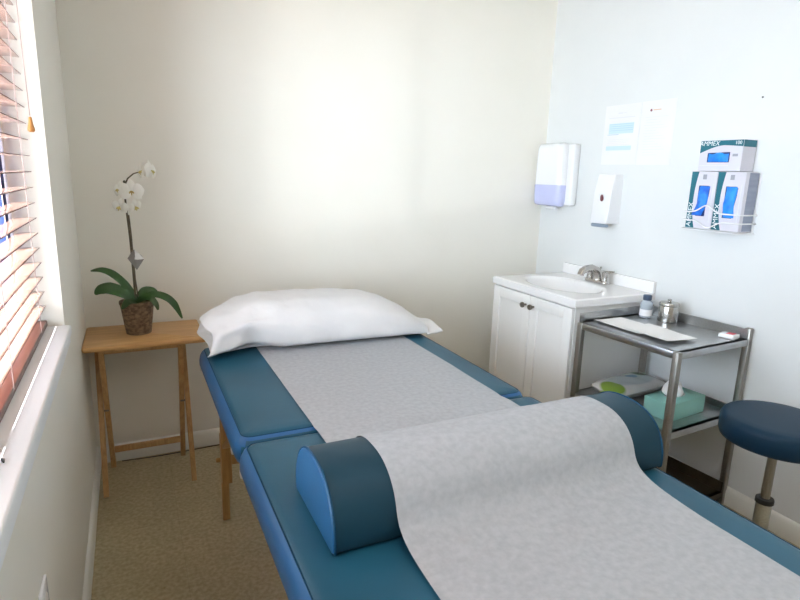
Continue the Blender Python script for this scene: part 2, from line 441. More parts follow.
for yl in (by1 - .16, by1 - .62, by1 - 1.1, by1 - 1.55):
    b = new()
    for xx in (BX - .0275, BX + .0275): tube(b, [(xx, yl, WZ0 + .034), (xx, yl, WZ1 - .055)], .0011, 5)
    for z in zs: tube(b, [(BX - .0275, yl, z - .0018), (BX + .0275, yl, z - .0018)], .0008, 4)
    obj('ladder_cord', b, M['cord'], blind)
b = new(); cyp = -.845
tube(b, [(-.036, cyp, WZ1 - .06), (-.030, cyp, 1.9), (-.026, cyp, 1.497)], .0013, 6)
lc = obj('lift_cord', b, M['cord'], blind)
b = new(); lathe(b, [(.002, .042), (.004, .040), (.005, .030), (.0065, .020), (.0095, .010), (.0095, .005), (.006, .001)], (-.026, cyp, 1.452), 16)
obj('tassel', b, M['tassel'], lc, label='turned orange wood cord tassel')

# outlet plate low on the left wall
b = new(); box(b, 0, .007, -1.665, -1.595, .445, .562, .003)
op = tag(obj('outlet_plate', b, M['white_plastic'], origin=(0, -1.63, .5)), 'white outlet plate low on left wall below the window sill', 'outlet plate')
for zz in (.478, .526):
    b = new(); lathe(b, [(.016, 0), (.016, .001), (.0145, .002)], n=20, mtx=Matrix.Translation((.0071, -1.63, zz)) @ Matrix.Rotation(pi / 2, 4, 'Y'))
    obj('socket', b, M['rubber'], op)

# dark speck on the sill
b = new(); tube(b, [(-.018, -1.712, WZ0 + .0155), (-.014, -1.720, WZ0 + .0165), (-.012, -1.728, WZ0 + .0155)], .003, 8, radii=[.0015, .003, .0012])
tag(obj('dark_speck', b, M['dark'], origin=(.008, -1.745, WZ0 + .012)), 'small dark speck lying on the white window sill', 'debris')

# ------------------------------------------------------------------ folding tray table
TX0, TX1, TY0, TY1, TZ = -.0, .468, -.352, -.012, .664
TX0 = .003
tt = thing('tray_table', 'light wood folding tray table in the corner with orchid pot on top', 'side table', ((TX0 + TX1) / 2, (TY0 + TY1) / 2, 0))
b = new()
pad(b, TX0, TX1, TY0, TY1, [(.005, TZ - .02), (.001, TZ - .018), (0, TZ - .012), (0, TZ - .006), (.002, TZ - .002), (.006, TZ)], .014)
obj('table_top', b, M['tray_wood'], tt)
for y in (TY0 + .03, TY1 - .048):
    b = new(); box(b, TX0 + .075, TX1 - .107, y, y + .018, TZ - .04, TZ - .0205, .002); obj('top_rail', b, M['leg_wood'], tt)
for x in (.043, .392):
    b = new(); bar(b, (x, -.085, TZ - .022), (x, -.335, .004), .021, .029, (0, 1, 0)); obj('leg', b, M['leg_wood'], tt)
for x in (.066, .369):
    b = new(); bar(b, (x, -.295, TZ - .022), (x, -.058, .004), .021, .029, (0, 1, 0)); obj('leg', b, M['leg_wood'], tt)
b = new(); bar(b, (.0765, -.0885, .098), (.3585, -.0885, .098), .016, .028); obj('stretcher', b, M['leg_wood'], tt)
for x in (.053, .382):
    b = new(); cyl(b, (x - .02, -.195, .335), (x + .02, -.195, .335), .005, 12); obj('pivot_bolt', b, M['nickel'], tt)

# ------------------------------------------------------------------ orchid in its pot
PX, PY = .213, -.175
oc = thing('potted_orchid', 'white orchid with strap leaves in woven brown pot on the tray table', 'potted plant', (PX, PY, TZ))
b = new()
prof = [(.047, 0), (.050, .002), (.054, .03), (.058, .06), (.063, .1), (.067, .128), (.070, .132), (.070, .142), (.066, .144), (.063, .138), (.060, .12)]
lathe(b, prof, (PX, PY, TZ + .0005), 40)
obj('pot', b, M['pot'], oc)
b = new(); lathe(b, [(.0605, .118), (.058, .128), (.03, .133), (.004, .135)], (PX, PY, TZ), 28); obj('bark', b, M['moss'], oc)

def leaf(pts, wid, up=(0, 0, 1), fold=.25):
    """strap leaf along pts with half widths wid, creased along the midrib"""
    bm = new(); pts = [Vector(p) for p in pts]; n = len(pts); rows = []
    # smooth resample
    P = []; Wd = []
    for i in range(n - 1):
        p0 = pts[max(i - 1, 0)]; p1 = pts[i]; p2 = pts[i + 1]; p3 = pts[min(i + 2, n - 1)]
        for k in range(6):
            t = k / 6
            P.append(.5 * ((2 * p1) + (p2 - p0) * t + (2 * p0 - 5 * p1 + 4 * p2 - p3) * t * t + (3 * p1 - p0 - 3 * p2 + p3) * t ** 3)); Wd.append(wid[i] * (1 - t) + wid[i + 1] * t)
    P.append(pts[-1]); Wd.append(wid[-1])
    for i, p in enumerate(P):
        d = (P[min(i + 1, len(P) - 1)] - P[max(i - 1, 0)]).normalized()
        s = d.cross(Vector(up))
        s = s.normalized() if s.length > 1e-4 else Vector((0, 1, 0)); u = s.cross(d).normalized(); w = Wd[i]
        top = [bm.verts.new(p + s * (w * q) + u * (abs(q) * w * fold + .0018 * (1 - abs(q)))) for q in (-1, -.5, 0, .5, 1)]
        bot = [bm.verts.new(p + s * (w * q) + u * (abs(q) * w * fold - .0012 * (1 - abs(q)))) for q in (.5, 0, -.5)]
        rows.append(top + bot)
    for a, c in zip(rows, rows[1:]):
        for k in range(8): bm.faces.new((a[k], a[(k + 1) % 8], c[(k + 1) % 8], c[k]))
    bm.faces.new(rows[0]); bm.faces.new(rows[-1][::-1])
    bmesh.ops.recalc_face_normals(bm, faces=bm.faces[:])
    return bm
zr = TZ + .14
leaves = [
    ([(PX, PY, zr), (.175, PY - .005, .875), (.13, PY - .01, .925), (.09, PY - .01, .945), (.05, PY - .012, .944)], [.012, .016, .017, .013, .003]),
    ([(PX, PY - .004, zr), (.165, PY - .02, .845), (.115, PY - .03, .868), (.08, PY - .035, .866), (.06, PY - .036, .85)], [.015, .026, .029, .022, .004]),
    ([(PX, PY, zr), (.275, PY - .02, .832), (.325, PY - .03, .82), (.36, PY - .035, .785), (.388, PY - .035, .722)], [.012, .016, .017, .015, .003]),
    ([(PX, PY - .01, zr), (.262, PY - .05, .825), (.285, PY - .065, .80), (.292, PY - .07, .775)], [.01, .013, .011, .003]),
    ([(PX, PY - .008, zr - .01), (.185, PY - .05, .815), (.168, PY - .07, .805), (.155, PY - .075, .79)], [.012, .016, .013, .003]),
    ([(PX, PY + .01, zr), (.245, PY + .03, .84), (.28, PY + .05, .835), (.305, PY + .06, .81)], [.012, .018, .016, .003]),
]
for p, w in leaves: obj('leaf', leaf(p, [q * 1.0 for q in w], (0, -.75, .66)), M['leaf'], oc)
stem_pts = [(PX - .004, PY, TZ + .13), (.208, PY, .90), (.207, PY, .99), (.205, PY, 1.08), (.200, PY, 1.17), (.197, PY, 1.25), (.200, PY, 1.292), (.212, PY - .005, 1.318), (.235, PY - .01, 1.338), (.262, PY - .014, 1.347)]
b = new(); tube(b, stem_pts, .004, 8, radii=[.0048, .0047, .0045, .0044, .004, .0038, .0034, .003, .0026, .002])
for p, r in (((.199, PY - .004, 1.305), .006), ((.2075, PY - .004, 1.03), .0065)):
    bmesh.ops.create_icosphere(b, subdivisions=2, radius=r, matrix=Matrix.Translation(p))
obj('stem', b, M['stem'], oc)
b = new(); tube(b, [(PX + .008, PY + .006, TZ + .13), (.213, PY + .006, .9), (.2115, PY + .005, 1.0), (.2095, PY + .005, 1.1), (.206, PY + .005, 1.17)], .0028, 6)
obj('support_stake', b, M['stem'], oc)

def flower(c, facing, size, roll=0.):
    """phalaenopsis bloom: three sepals, two broad petals, a lip"""
    f = Vector(facing).normalized(); r0 = Vector((0, 0, 1)).cross(f).normalized(); u0 = f.cross(r0)
    r = r0 * cos(roll) + u0 * sin(roll); u = u0 * cos(roll) - r0 * sin(roll); c = Vector(c)
    bm = new()
    def petal(ang, ln, wd, lift, back):
        d = r * cos(ang) + u * sin(ang); s = f.cross(d); rows = []
        for i in range(9):
            t = i / 8; w = wd * (sin(pi * min(t * .93 + .07, 1)) ** .65)
            row = []
            for q in (-1, -.5, 0, .5, 1):
                row.append(bm.verts.new(c + d * (ln * t + .004) + s * (w * q) + f * (lift * sin(pi * t) * (1 - .6 * q * q) - back * t * t - .002 * abs(q))))
            rows.append(row)
        for a_, c_ in zip(rows, rows[1:]):
            for k in range(4): bm.faces.new((a_[k], a_[k + 1], c_[k + 1], c_[k]))
    for ang in (pi / 2, pi * 1.21, pi * 1.79): petal(ang, size * .95, size * .34, .004, .006)
    for ang in (.12, pi - .12): petal(ang, size * 1.0, size * .62, .010, .004)
    o = obj('flower', bm, M['petal'], oc, angle=80)
    b2 = new()
    for sx in (-1, 0, 1):
        pts = [c + f * .004, c + f * .012 + r * (sx * .005) - u * .004, c + f * .016 + r * (sx * .011) - u * .010, c + f * .012 + r * (sx * .012 if sx else 0) - u * (.014 if sx else .024)]
        tube(b2, [c + (p_ - c) * .7 for p_ in pts], .003, 8, radii=[.002, .0032, .0028, .001])
    obj('lip', b2, M['throat'], o, label='yellow flower centre')
flower((.222, PY - .022, 1.268), (.05, -1, .05), .046)
flower((.179, PY - .008, 1.275), (-.75, -.6, .15), .034, .2)
flower((.176, PY - .012, 1.205), (-.45, -.8, -.15), .032, -.2)
flower((.232, PY + .002, 1.205), (.55, -.65, -.35), .030, .3)
flower((.268, PY - .02, 1.350), (-.85, -.45, .05), .036, .15)
flower((.300, PY - .022, 1.352), (.9, -.45, .1), .042, -.1)

# clear faceted ornament on the stem
b = new(); oc_c = Vector((.219, PY - .0135, .985))
add(b, [oc_c + Vector(v) for v in ((0, -.009, .044), (.034, 0, .002), (.003, 0, -.044), (-.030, 0, .006), (0, -.009, 0.004), (0, .009, .004))],
    [(0, 3, 4), (0, 4, 1), (1, 4, 2), (2, 4, 3), (0, 5, 3), (0, 1, 5), (1, 2, 5), (2, 3, 5)])
bmesh.ops.subdivide_edges(b, edges=b.edges[:], cuts=2)
for v in b.verts:
    if abs(v.co.y - oc_c.y) > .001: v.co += Vector((random.uniform(-.004, .004), random.uniform(-.003, .003), random.uniform(-.004, .004)))
bmesh.ops.recalc_face_normals(b, faces=b.faces[:])
for f_ in b.faces: f_.material_index = 1 if random.random() < .32 else 0  # random facets coloured bright as painted glints
tag(obj('plant_ornament', b, [M['crystal'], M['crystal_glint']], smooth=False, origin=oc_c), 'clear faceted diamond shaped ornament clipped to the orchid stem', 'ornament')

# cable along the back baseboard
b = new()
cp = []
for i in range(40):
    t = i / 39; x = .10 + t * .95
    cp.append((x, -.024 - .008 * sin(t * 9) - .02 * t, .003))
tube(b, cp, .0025, 8)
tag(obj('cable', b, M['cable']), 'thin black cable lying on the floor along the back baseboard', 'cable')

# ------------------------------------------------------------------ massage table
CX0, CX1, CYF, CYM, CYN, CZ = .412, 1.338, -.565, -1.424, -2.40, .697
ct = thing('massage_table', 'blue vinyl folding massage table on light wooden legs with paper over it', 'massage table', ((CX0 + CX1) / 2, CYM, 0))
prof = [(.02, CZ - .085), (.006, CZ - .078), (0, CZ - .062), (.0, CZ - .045), (.003, CZ - .028), (.010, CZ - .014), (.018, CZ - .007), (.0205, CZ - .0085), (.024, CZ - .004), (.035, CZ - .0015), (.06, CZ), (.12, CZ + .0005)]
for (ya, yb) in ((CYM + .001, CYF), (CYN, CYM - .001)):
    b = new(); pad(b, CX0, CX1, ya, yb, prof, .045)
    b.normal_update()
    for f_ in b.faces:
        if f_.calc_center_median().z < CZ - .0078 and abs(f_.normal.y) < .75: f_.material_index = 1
    cu = obj('cushion', b, [M['vinyl'], M['vinyl_side_lit']], ct, angle=60)
    b = new(); ins = .0195
    tube(b, [(x, y, CZ - .0065) for x, y in rrect(CX0 + ins, CX1 - ins, ya + ins, yb - ins, .026)], .0015, 6, closed=True)
    obj('piping', b, M['piping'], cu)
fz0, fz1 = CZ - .155, CZ - .086
for (ya, yb) in ((CYM + .004, CYF - .03), (CYN + .03, CYM - .004)):
    b = new()
    for x in (CX0 + .035, CX1 - .06): box(b, x, x + .025, ya, yb, fz0, fz1, .003)
    for y in (ya, yb - .025): box(b, CX0 + .0605, CX1 - .0605, y, y + .025, fz0, fz1, .003)
    obj('frame', b, M['couch_wood'], ct)
def couch_leg(x, y, sgn, side):
    b = new(); box(b, x - .019, x + .019, y - .011, y + .011, .17, fz0 + .03, .003)
    lg = obj('leg', b, M['couch_wood'], ct)
    b = new(); box(b, x - .019, x + .009, y + sgn * .0115, y + sgn * .0335, .0, .37, .003); obj('lower_leg', b, M['couch_wood'], lg)
    for zz in (.262,):
        b = new(); cyl(b, (x - .036 * side - .0, y + sgn * .02, zz), (x - .0195 * side, y + sgn * .02, zz), .009, 14, .003)
        obj('knob', b, M['couch_wood'], lg)
for y, sg in ((-.70, 1), (-2.20, -1)):
    couch_leg(.484, y, sg, 1); couch_leg(CX1 - .066, y, sg, -1)
    b = new(); bar(b, (.5035, y - sg * .0, .27), (CX1 - .0855, y, .27), .018, .045); obj('brace', b, M['couch_wood'], ct)
    for x in (.484, CX1 - .066):
        b = new(); bar(b, (x, y - sg * .0125, .33), (x, y - sg * .36, fz0 + .01), .016, .03, (1, 0, 0)); obj('strut', b, M['couch_wood'], ct)
for y in (-.545, -1.28, -1.42):
    b = new(); cyl(b, (CX0 + .0345, y - .0, fz1 - .012), (CX0 + .008, y, fz1 - .012), .0125, 18, .003)
    obj('peg', b, M['rubber'], ct, label='white plastic peg')

# bolster
BXa, BXb, BYc = .492, 1.318, -1.822
hw, hh, bz = .126, .132, CZ + .0035
def dprof(grow=0., n=72):
    pts = []
    for k in range(n + 1):
        a = pi * k / n
        c, s = cos(a), sin(a)
        y = BYc + (hw + grow) * (abs(c) ** .8) * (1 if c >= 0 else -1)
        pts.append((y, bz + .010 + (hh - .010 + grow) * s ** .88))
    return pts
outl = dprof()
outl = outl + [(BYc - hw + .001, bz + .004), (BYc - hw + .006, bz), (BYc + hw - .006, bz), (BYc + hw - .001, bz + .004)]
bo = thing('bolster', 'dark blue half round vinyl bolster under the paper on the massage table', 'bolster', ((BXa + BXb) / 2, BYc, bz))
b = new(); extrude_poly(b, outl, BXa + .004, BXb - .004, 'x'); obj('cover', b, M['bolster'], bo, angle=50)
for xa, xb in ((BXa + .0039, BXa), (BXb - .0039, BXb)):
    b = new(); extrude_poly(b, outl, xa, xb, 'x', 0)
    ring_c = (BYc, bz + .05)
    for v in b.verts:
        if abs(v.co.x - xb) < 1e-5:
            v.co.y += (ring_c[0] - v.co.y) * .03; v.co.z += (ring_c[1] - v.co.z) * .03
    obj('end_panel', b, M['bolster_end_lit'], bo, angle=30, label='blue end panel tinted brighter as if window lit')
    b = new(); tube(b, [(xa, y, z) for y, z in outl], .0026, 6, closed=True); obj('piping', b, M['piping'], bo)

# ------------------------------------------------------------------ exam paper: from under the pillow, over the fold and bolster, to the near end
def path():
    pts = []
    y = -.60
    while y > -1.30: pts.append((y, CZ + .0032)); y -= .04
    pts += [(-1.34, CZ + .0034), (-1.38, CZ + .0036), (-1.405, CZ + .003), (-1.424, CZ + .0012), (-1.443, CZ + .003), (-1.47, CZ + .0052), (-1.52, CZ + .0045), (-1.60, CZ + .0036), (-1.65, CZ + .006), (-1.675, CZ + .018)]
    arc = dprof(.0016)
    seg = [p for p in arc if p[1] > bz + .055]
    pts += [(y_, z_) for y_, z_ in seg[:]]
    ye, ze = seg[-1]
    # near side: concave run-out onto the couch
    p0 = Vector((ye, ze)); p1 = Vector((ye - .014, ze - .040)); p2 = Vector((ye - .040, CZ + .010)); p3 = Vector((-2.12, CZ + .0045))
    for k in range(1, 13):
        t = k / 12; q = p0 * (1 - t) ** 3 + p1 * 3 * t * (1 - t) ** 2 + p2 * 3 * t * t * (1 - t) + p3 * t ** 3
        pts.append((q.x, max(q.y, CZ + .0035)))
    y = -2.16
    while y > CYN + .03: pts.append((y, CZ + .0036)); y -= .03
    pts += [(CYN + .012, CZ + .0022), (CYN + .002, CZ - .006), (CYN - .0045, CZ - .02), (CYN - .006, CZ - .05), (CYN - .006, CZ - .10)]
    return pts
pp = path()
b = new(); rows = []; nx = 34
xa, xb = .616, 1.222
for i, (y, z) in enumerate(pp):
    d = Vector((0, pp[min(i + 1, len(pp) - 1)][0] - pp[max(i - 1, 0)][0], pp[min(i + 1, len(pp) - 1)][1] - pp[max(i - 1, 0)][1])).normalized()
    nrm = Vector((0, d.z, -d.y))
    if nrm.z < 0 and y > -2.39: nrm = -nrm
    row = []
    for k in range(nx + 1):
        x = xa + (xb - xa) * k / nx
        w = max(0, noise.noise(Vector((x * 7, y * 3.2, 3)))) * .0022 + max(0, noise.noise(Vector((x * 2.6, y * 11, 9)))) * .0014
        row.append(b.verts.new(Vector((x, y, z)) + nrm * w))
    rows.append(row)
for a, c in zip(rows, rows[1:]):
    for k in range(nx): b.faces.new((a[k], a[k + 1], c[k + 1], c[k]))
bmesh.ops.recalc_face_normals(b, faces=b.faces[:])
tag(obj('exam_paper', b, M['table_paper'], angle=80), 'long strip of white crinkly exam paper laid over the massage table and bolster', 'exam paper')

# ------------------------------------------------------------------ pillow
def pillow():
    pl = thing('pillow', 'plump white pillow in a loose pillowcase at head of massage table', 'pillow', (.92, -.6, CZ))
    b = new(); rows = []; nu, nv = 56, 44
    xs0, xs1 = .445, 1.335
    zb = CZ + .005
    for i in range(nu + 1):
        u = i / nu; x = xs0 + (xs1 - xs0) * u
        e = 1 - abs(2 * u - 1)
        # height along the length: blunt open left end, long flat top, tapering right end
        if u < .25: h = .105 + .078 * sin(pi / 2 * (u / .25)) ** .9
        elif u < .60: h = .183 + .006 * sin(pi * (u - .25) / .35)
        else: h = .183 - .143 * ((u - .60) / .40) ** 2.2
        dep = .185 if u < .7 else .185 - .035 * ((u - .7) / .3) ** 2
        yc = -.588 - .012 * u
        if u < .1: dep -= .012 * (1 - u / .1)
        row = []
        for k in range(nv):
            a = 2 * pi * k / nv
            c, s = cos(a), sin(a)
            y = yc - dep * (abs(c) ** .72) * (1 if c > 0 else -1)
            zz = h * .36 + h * .64 * (abs(s) ** .85) if s >= 0 else h * .36 - h * .36 * (abs(s) ** .5)
            p = Vector((x, y, zb + zz))
            if s > -.3:
                lf = max(0, 1 - u / .35)
                w = noise.noise(Vector((x * 5, y * 16, zz * 16))) * .008 * (.5 + 2.2 * lf) + noise.noise(Vector((x * 16 + 5, y * 9, zz * 22))) * .0045 * (1 + 3 * lf)
                # crease radiating from the pinched left front corner
                p += Vector((0, -c * w * 1.0, max(s, .0) * w))
            if u < .3 and c > .5 and s < .45:   # front left: loose cloth tucked under, folded in
                tck = sin(pi * min(u / .3, 1)) ** 2; p.y += .040 * tck * (.45 - s); p.z += .012 * tck
            if u < .16 and c > .2 and s < .6: p.y -= .030 * (1 - u / .16) * (.6 - s)
            if u < .06: p.x += .012 * sin(3 * a) - .012
            p.z = max(p.z, zb)
            row.append(b.verts.new(p))
        rows.append(row)
    for a, c in zip(rows, rows[1:]):
        for k in range(nv): b.faces.new((a[k], a[(k + 1) % nv], c[(k + 1) % nv], c[k]))
    # recessed open end on the left
    cen = sum((v.co for v in rows[0]), Vector()) / nv
    prev = rows[0]
    for s_, dx in ((.93, .004), (.84, .030), (.6, .045), (.3, .05)):
        nr = [b.verts.new(Vector((v.co.x + dx, cen.y + (v.co.y - cen.y) * s_, max(zb, cen.z + (v.co.z - cen.z) * s_)))) for v in rows[0]]
        for k in range(nv): b.faces.new((prev[(k + 1) % nv], prev[k], nr[k], nr[(k + 1) % nv]))
        prev = nr
    b.faces.new(prev); b.faces.new(rows[-1])
    bmesh.ops.recalc_face_normals(b, faces=b.faces[:])
    body = obj('pillowcase', b, M['pillowcase'], pl, angle=85)
    m = body.modifiers.new('s', 'SUBSURF'); m.levels = m.render_levels = 1
    # flat loose corner flap on the right
    b = new(); n = 12; R = []
    for i in range(n + 1):
        t = i / n; row = []
        for k in range(n + 1):
            q = k / n; x = 1.315 + .085 * t; y = -.762 + .02 * t + q * (.30 - .06 * t)
            z = zb + .010 + .040 * sin(pi * min(1, q * 1.1)) * (1 - .5 * t) + .006 * noise.noise(Vector((x * 22, y * 22, 1)))
            row.append(b.verts.new((x, y, max(z, zb + .001))))
        R.append(row)
    for a, c in zip(R, R[1:]):
        for k in range(n): b.faces.new((a[k], a[k + 1], c[k + 1], c[k]))
    f = obj('case_hem', b, M['pillowcase'], pl, angle=85)
    m = f.modifiers.new('t', 'SOLIDIFY'); m.thickness = .006; m.offset = 1
pillow()

# ------------------------------------------------------------------ vanity cabinet with sink top
VX, VY0, VY1 = 2.0, -.892, -.276       # cabinet front face, right end, left end
vc = thing('vanity_cabinet', 'white two door vanity cabinet under the sink against right wall', 'cabinet', ((VX + W) / 2, (VY0 + VY1) / 2, 0))
b = new()
box(b, VX, W - .001, VY0, VY0 + .016, 0, .805, .001); box(b, VX, W - .001, VY1 - .016, VY1, 0, .805, .001)
box(b, VX + .003, W - .001, VY0 + .016, VY1 - .016, .08, .096); box(b, W - .012, W - .001, VY0 + .016, VY1 - .016, .096, .805)
box(b, VX + .05, VX + .062, VY0 + .016, VY1 - .016, 0, .08); box(b, VX, VX + .016, VY0 + .016, VY1 - .016, .77, .805)
obj('body', b, M['white_cab'], vc, smooth=False)
def vdoor(ya, yb, ky):
    x1, x0 = VX - .0005, VX - .0185; za, zb_ = .09, .798; s = .055
    b = new()
    box(b, x0, x1, ya, ya + s, za, zb_, .002); box(b, x0, x1, yb - s, yb, za, zb_, .002)
    box(b, x0, x1, ya + s - .001, yb - s + .001, za, za + s, .002); box(b, x0, x1, ya + s - .001, yb - s + .001, zb_ - s, zb_, .002)
    box(b, x0 + .0085, x1, ya + s - .002, yb - s + .002, za + s - .002, zb_ - s + .002)
    d = obj('door', b, M['white_cab'], vc)
    b = new(); lathe(b, [(.005, 0), (.005, .012), (.008, .015), (.0135, .020), (.0145, .026), (.012, .031), (.004, .033)], n=20, mtx=Matrix.Translation((x0, ky, .748)) @ Matrix.Rotation(-pi / 2, 4, 'Y'))
    obj('knob', b, M['nickel'], d, label='dark round metal knob')
ymid = -.592
vdoor(ymid + .002, VY1 - .003, ymid + .030); vdoor(VY0 + .003, ymid - .002, ymid - .030)

CTX, CTY0, CTY1, CTZ = 1.982, -.905, -.264, .842
st = thing('sink_top', 'glossy white countertop with moulded oval basin and chrome tap on the vanity', 'sink', ((CTX + W) / 2, (CTY0 + CTY1) / 2, .8055))
def sinktop():
    b = new(); nx_, ny_ = 56, 72; z0 = .8055
    bx, by_, rx, ry = 2.205, -.565, .150, .225
    grid = []
    for i in range(nx_ + 1):
        row = []
        for k in range(ny_ + 1):
            x = CTX + (W - .001 - CTX) * i / nx_; y = CTY0 + (CTY1 - CTY0) * k / ny_
            r = math.sqrt(((x - bx) / rx) ** 2 + ((y - by_) / ry) ** 2)
            z = CTZ
            if r < 1.0: z -= .11 * (1 - r ** 2.6) ** .75 + .004
            elif r < 1.1: z -= .004 * (1.1 - r) / .1
            e = min(x - CTX, y - CTY0, CTY1 - y)
            if e < .001: z -= .004
            row.append(b.verts.new((x, y, z)))
        grid.append(row)
    for i in range(nx_):
        for k in range(ny_): b.faces.new((grid[i][k], grid[i + 1][k], grid[i + 1][k + 1], grid[i][k + 1]))
    loop = [grid[i][0] for i in range(nx_ + 1)] + [grid[nx_][k] for k in range(1, ny_ + 1)] + [grid[i][ny_] for i in range(nx_ - 1, -1, -1)] + [grid[0][k] for k in range(ny_ - 1, 0, -1)]
    low = [b.verts.new((v.co.x, v.co.y, z0)) for v in loop]; n = len(loop)
    for k in range(n): b.faces.new((loop[k], low[k], low[(k + 1) % n], loop[(k + 1) % n]))
    bmesh.ops.recalc_face_normals(b, faces=b.faces[:])
    obj('countertop', b, M['marble'], st, angle=50)
    b = new(); box(b, W - .022, W - .001, CTY0, CTY1, CTZ - .001, CTZ + .056, .004, 3); obj('backsplash', b, M['marble'], st)
    b = new(); lathe(b, [(.021, 0), (.021, .002), (.016, .003), (.012, .001)], (bx, by_, CTZ - .1135), 24); obj('drain', b, M['chrome'], st)
    # chrome centre-set tap
    fx, fy = 2.405, -.60; z = CTZ + .0005
    b = new(); pad(b, fx - .026, fx + .026, fy - .078, fy + .078, [(.002, z), (0, z + .004), (0, z + .012), (.004, z + .018), (.012, z + .020)], .025)
    fc = obj('faucet', b, M['chrome'], st, label='chrome two handle tap')
    b = new()
    tube(b, [(fx, fy, z + .018), (fx - .002, fy, z + .045), (fx - .018, fy, z + .066), (fx - .05, fy, z + .080), (fx - .085, fy, z + .078), (fx - .112, fy, z + .066), (fx - .122, fy, z + .046)], .014, 14, radii=[.027, .024, .022, .020, .019, .018, .017])
    obj('spout', b, M['chrome'], fc)
    b = new(); cyl(b, (fx + .016, fy, z + .02), (fx + .016, fy, z + .075), .0035, 10, .001); lathe(b, [(.003, 0), (.006, .003), (.006, .009), (.002, .012)], (fx + .016, fy, z + .074), 12); obj('lift_rod', b, M['chrome'], fc)
    for yy, sg in ((fy + .054, 1), (fy - .054, -1)):
        b = new(); lathe(b, [(.019, .018), (.0185, .03), (.017, .05), (.0185, .056), (.0185, .062), (.012, .068), (.004, .070)], (fx, yy, z), 24)
        tube(b, [(fx, yy, z + .064), (fx + .006, yy + sg * .018, z + .068), (fx + .012, yy + sg * .042, z + .072)], .006, 10, radii=[.0075, .006, .0045])
        obj('handle', b, M['chrome'], fc)
sinktop()

# ------------------------------------------------------------------ stainless cart
cart = thing('steel_cart', 'stainless steel two shelf utility cart beside the white vanity', 'cart', (2.225, -1.175, 0))
RM = rotz((2.225, -1.175, 0), 4.0)
kx0, kx1, ky0, ky1 = 1.985, 2.464, -1.420, -.925
KZ = .752
q = .026
for x in (kx0, kx1 - q):
    for y in (ky0, ky1 - q):
        b = new(); box(b, x, x + q, y, y + q, .0, KZ - .0005 if x < 2.2 else KZ + .044, .003, 2, RM)
        lgo = obj('leg', b, M['steel_leg'], cart)
def shelf(z, back, left, nm):
    b = new()
    box(b, kx0 + q * .5, kx1 - q - .0005, ky0 + .003, ky1 - .003, z - .004, z, .001, 1, RM)
    for (x0, x1, y0, y1) in ((kx0 + .002, kx0 + q - .002, ky0 + q, ky1 - q), (kx1 - q + .002, kx1 - .002, ky0 + q, ky1 - q)): box(b, x0, x1, y0, y1, z - .027, z, .002, 2, RM)
    for (y0, y1) in ((ky0 + .002, ky0 + q - .002), (ky1 - q + .002, ky1 - .002)): box(b, kx0 + q, kx1 - q, y0, y1, z - .027, z, .002, 2, RM)
    box(b, kx1 - q - .004, kx1 - q, ky0 + q * .3, ky1 - q * .3, z, z + back, .001, 1, RM)
    if left: box(b, kx0 + q * .4, kx1 - q, ky1 - .006, ky1 - .002, z, z + left, .001, 1, RM)
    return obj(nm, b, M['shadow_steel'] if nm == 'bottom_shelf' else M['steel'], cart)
shelf(KZ, .042, .040, 'top_shelf')
shelf(.428, .03, 0, 'lower_shelf')
shelf(.062, .045, 0, 'bottom_shelf')

# papers on the cart
def sheet(name, cx, cy, w, h, rot, z, label, curl, seed):
    b = new(); n, mm = 10, 14; R = []
    mt = rotz((cx, cy, 0), rot)
    for i in range(n + 1):
        row = []
        for k in range(mm + 1):
            x = cx - w / 2 + w * i / n; y = cy - h / 2 + h * k / mm
            zz = z + .0012 + .0022 * (1 + noise.noise(Vector((x * 9, y * 9, seed)))) + curl(i / n, k / mm)
            row.append(b.verts.new(mt @ Vector((x, y, zz))))
        R.append(row)
    for a, c in zip(R, R[1:]):
        for k in range(mm): b.faces.new((a[k], a[k + 1], c[k + 1], c[k]))
    bmesh.ops.recalc_face_normals(b, faces=b.faces[:])
    return tag(obj(name, b, M['note_paper'], angle=80), label, 'paper')
sheet('paper_sheet', 2.140, -1.075, .172, .25, 2, KZ + .0006, 'loose white paper sheet on the cart top, the one nearer the sink', lambda u, v: .004 * (1 - u) ** 2, 1)
sheet('paper_sheet', 2.148, -1.215, .165, .25, -3, KZ + .0062, 'loose white paper sheet on the cart top, lying over the other sheet', lambda u, v: .006 * max(0, (1 - v) - .7) + .003 * (1 - u) ** 2, 5)

# clear bottle with dark cap
bt = thing('pump_bottle', 'clear plastic bottle with dark cap standing on the cart near sink corner', 'bottle', (2.345, -.978, KZ))
b = new(); lathe(b, [(.022, 0), (.026, .003), (.0265, .01), (.0265, .064), (.025, .074), (.0175, .080), (.0165, .084)], (2.345, -.978, KZ + .0005), 28); obj('bottle_body', b, M['bottle'], bt)
b = new(); lathe(b, [(.024, .010), (.0275, .0105), (.0275, .040), (.024, .0405)], (2.345, -.978, KZ), 28, cap=False); obj('bottle_label', b, M['sheet'], bt)
b = new(); lathe(b, [(.0185, .083), (.0195, .085), (.0195, .103), (.016, .107), (.007, .108)], (2.345, -.978, KZ), 24)
obj('cap', b, M['cap_blue'], bt, label='dark slate blue cap')

# steel canister
jx, jy = 2.380, -1.070
jr = thing('steel_canister', 'polished steel canister with lidded knob at back of the cart top', 'canister', (jx, jy, KZ))
b = new(); lathe(b, [(.038, 0), (.041, .002), (.0415, .006), (.0415, .072), (.0405, .074)], (jx, jy, KZ + .0005), 40); obj('canister_body', b, M['jar_steel'], jr)
b = new(); lathe(b, [(.0425, .0745), (.0435, .076), (.0435, .084), (.041, .088), (.02, .091), (.006, .092), (.006, .095), (.009, .097), (.009, .102), (.005, .104)], (jx, jy, KZ), 40); obj('lid', b, M['jar_steel'], jr)

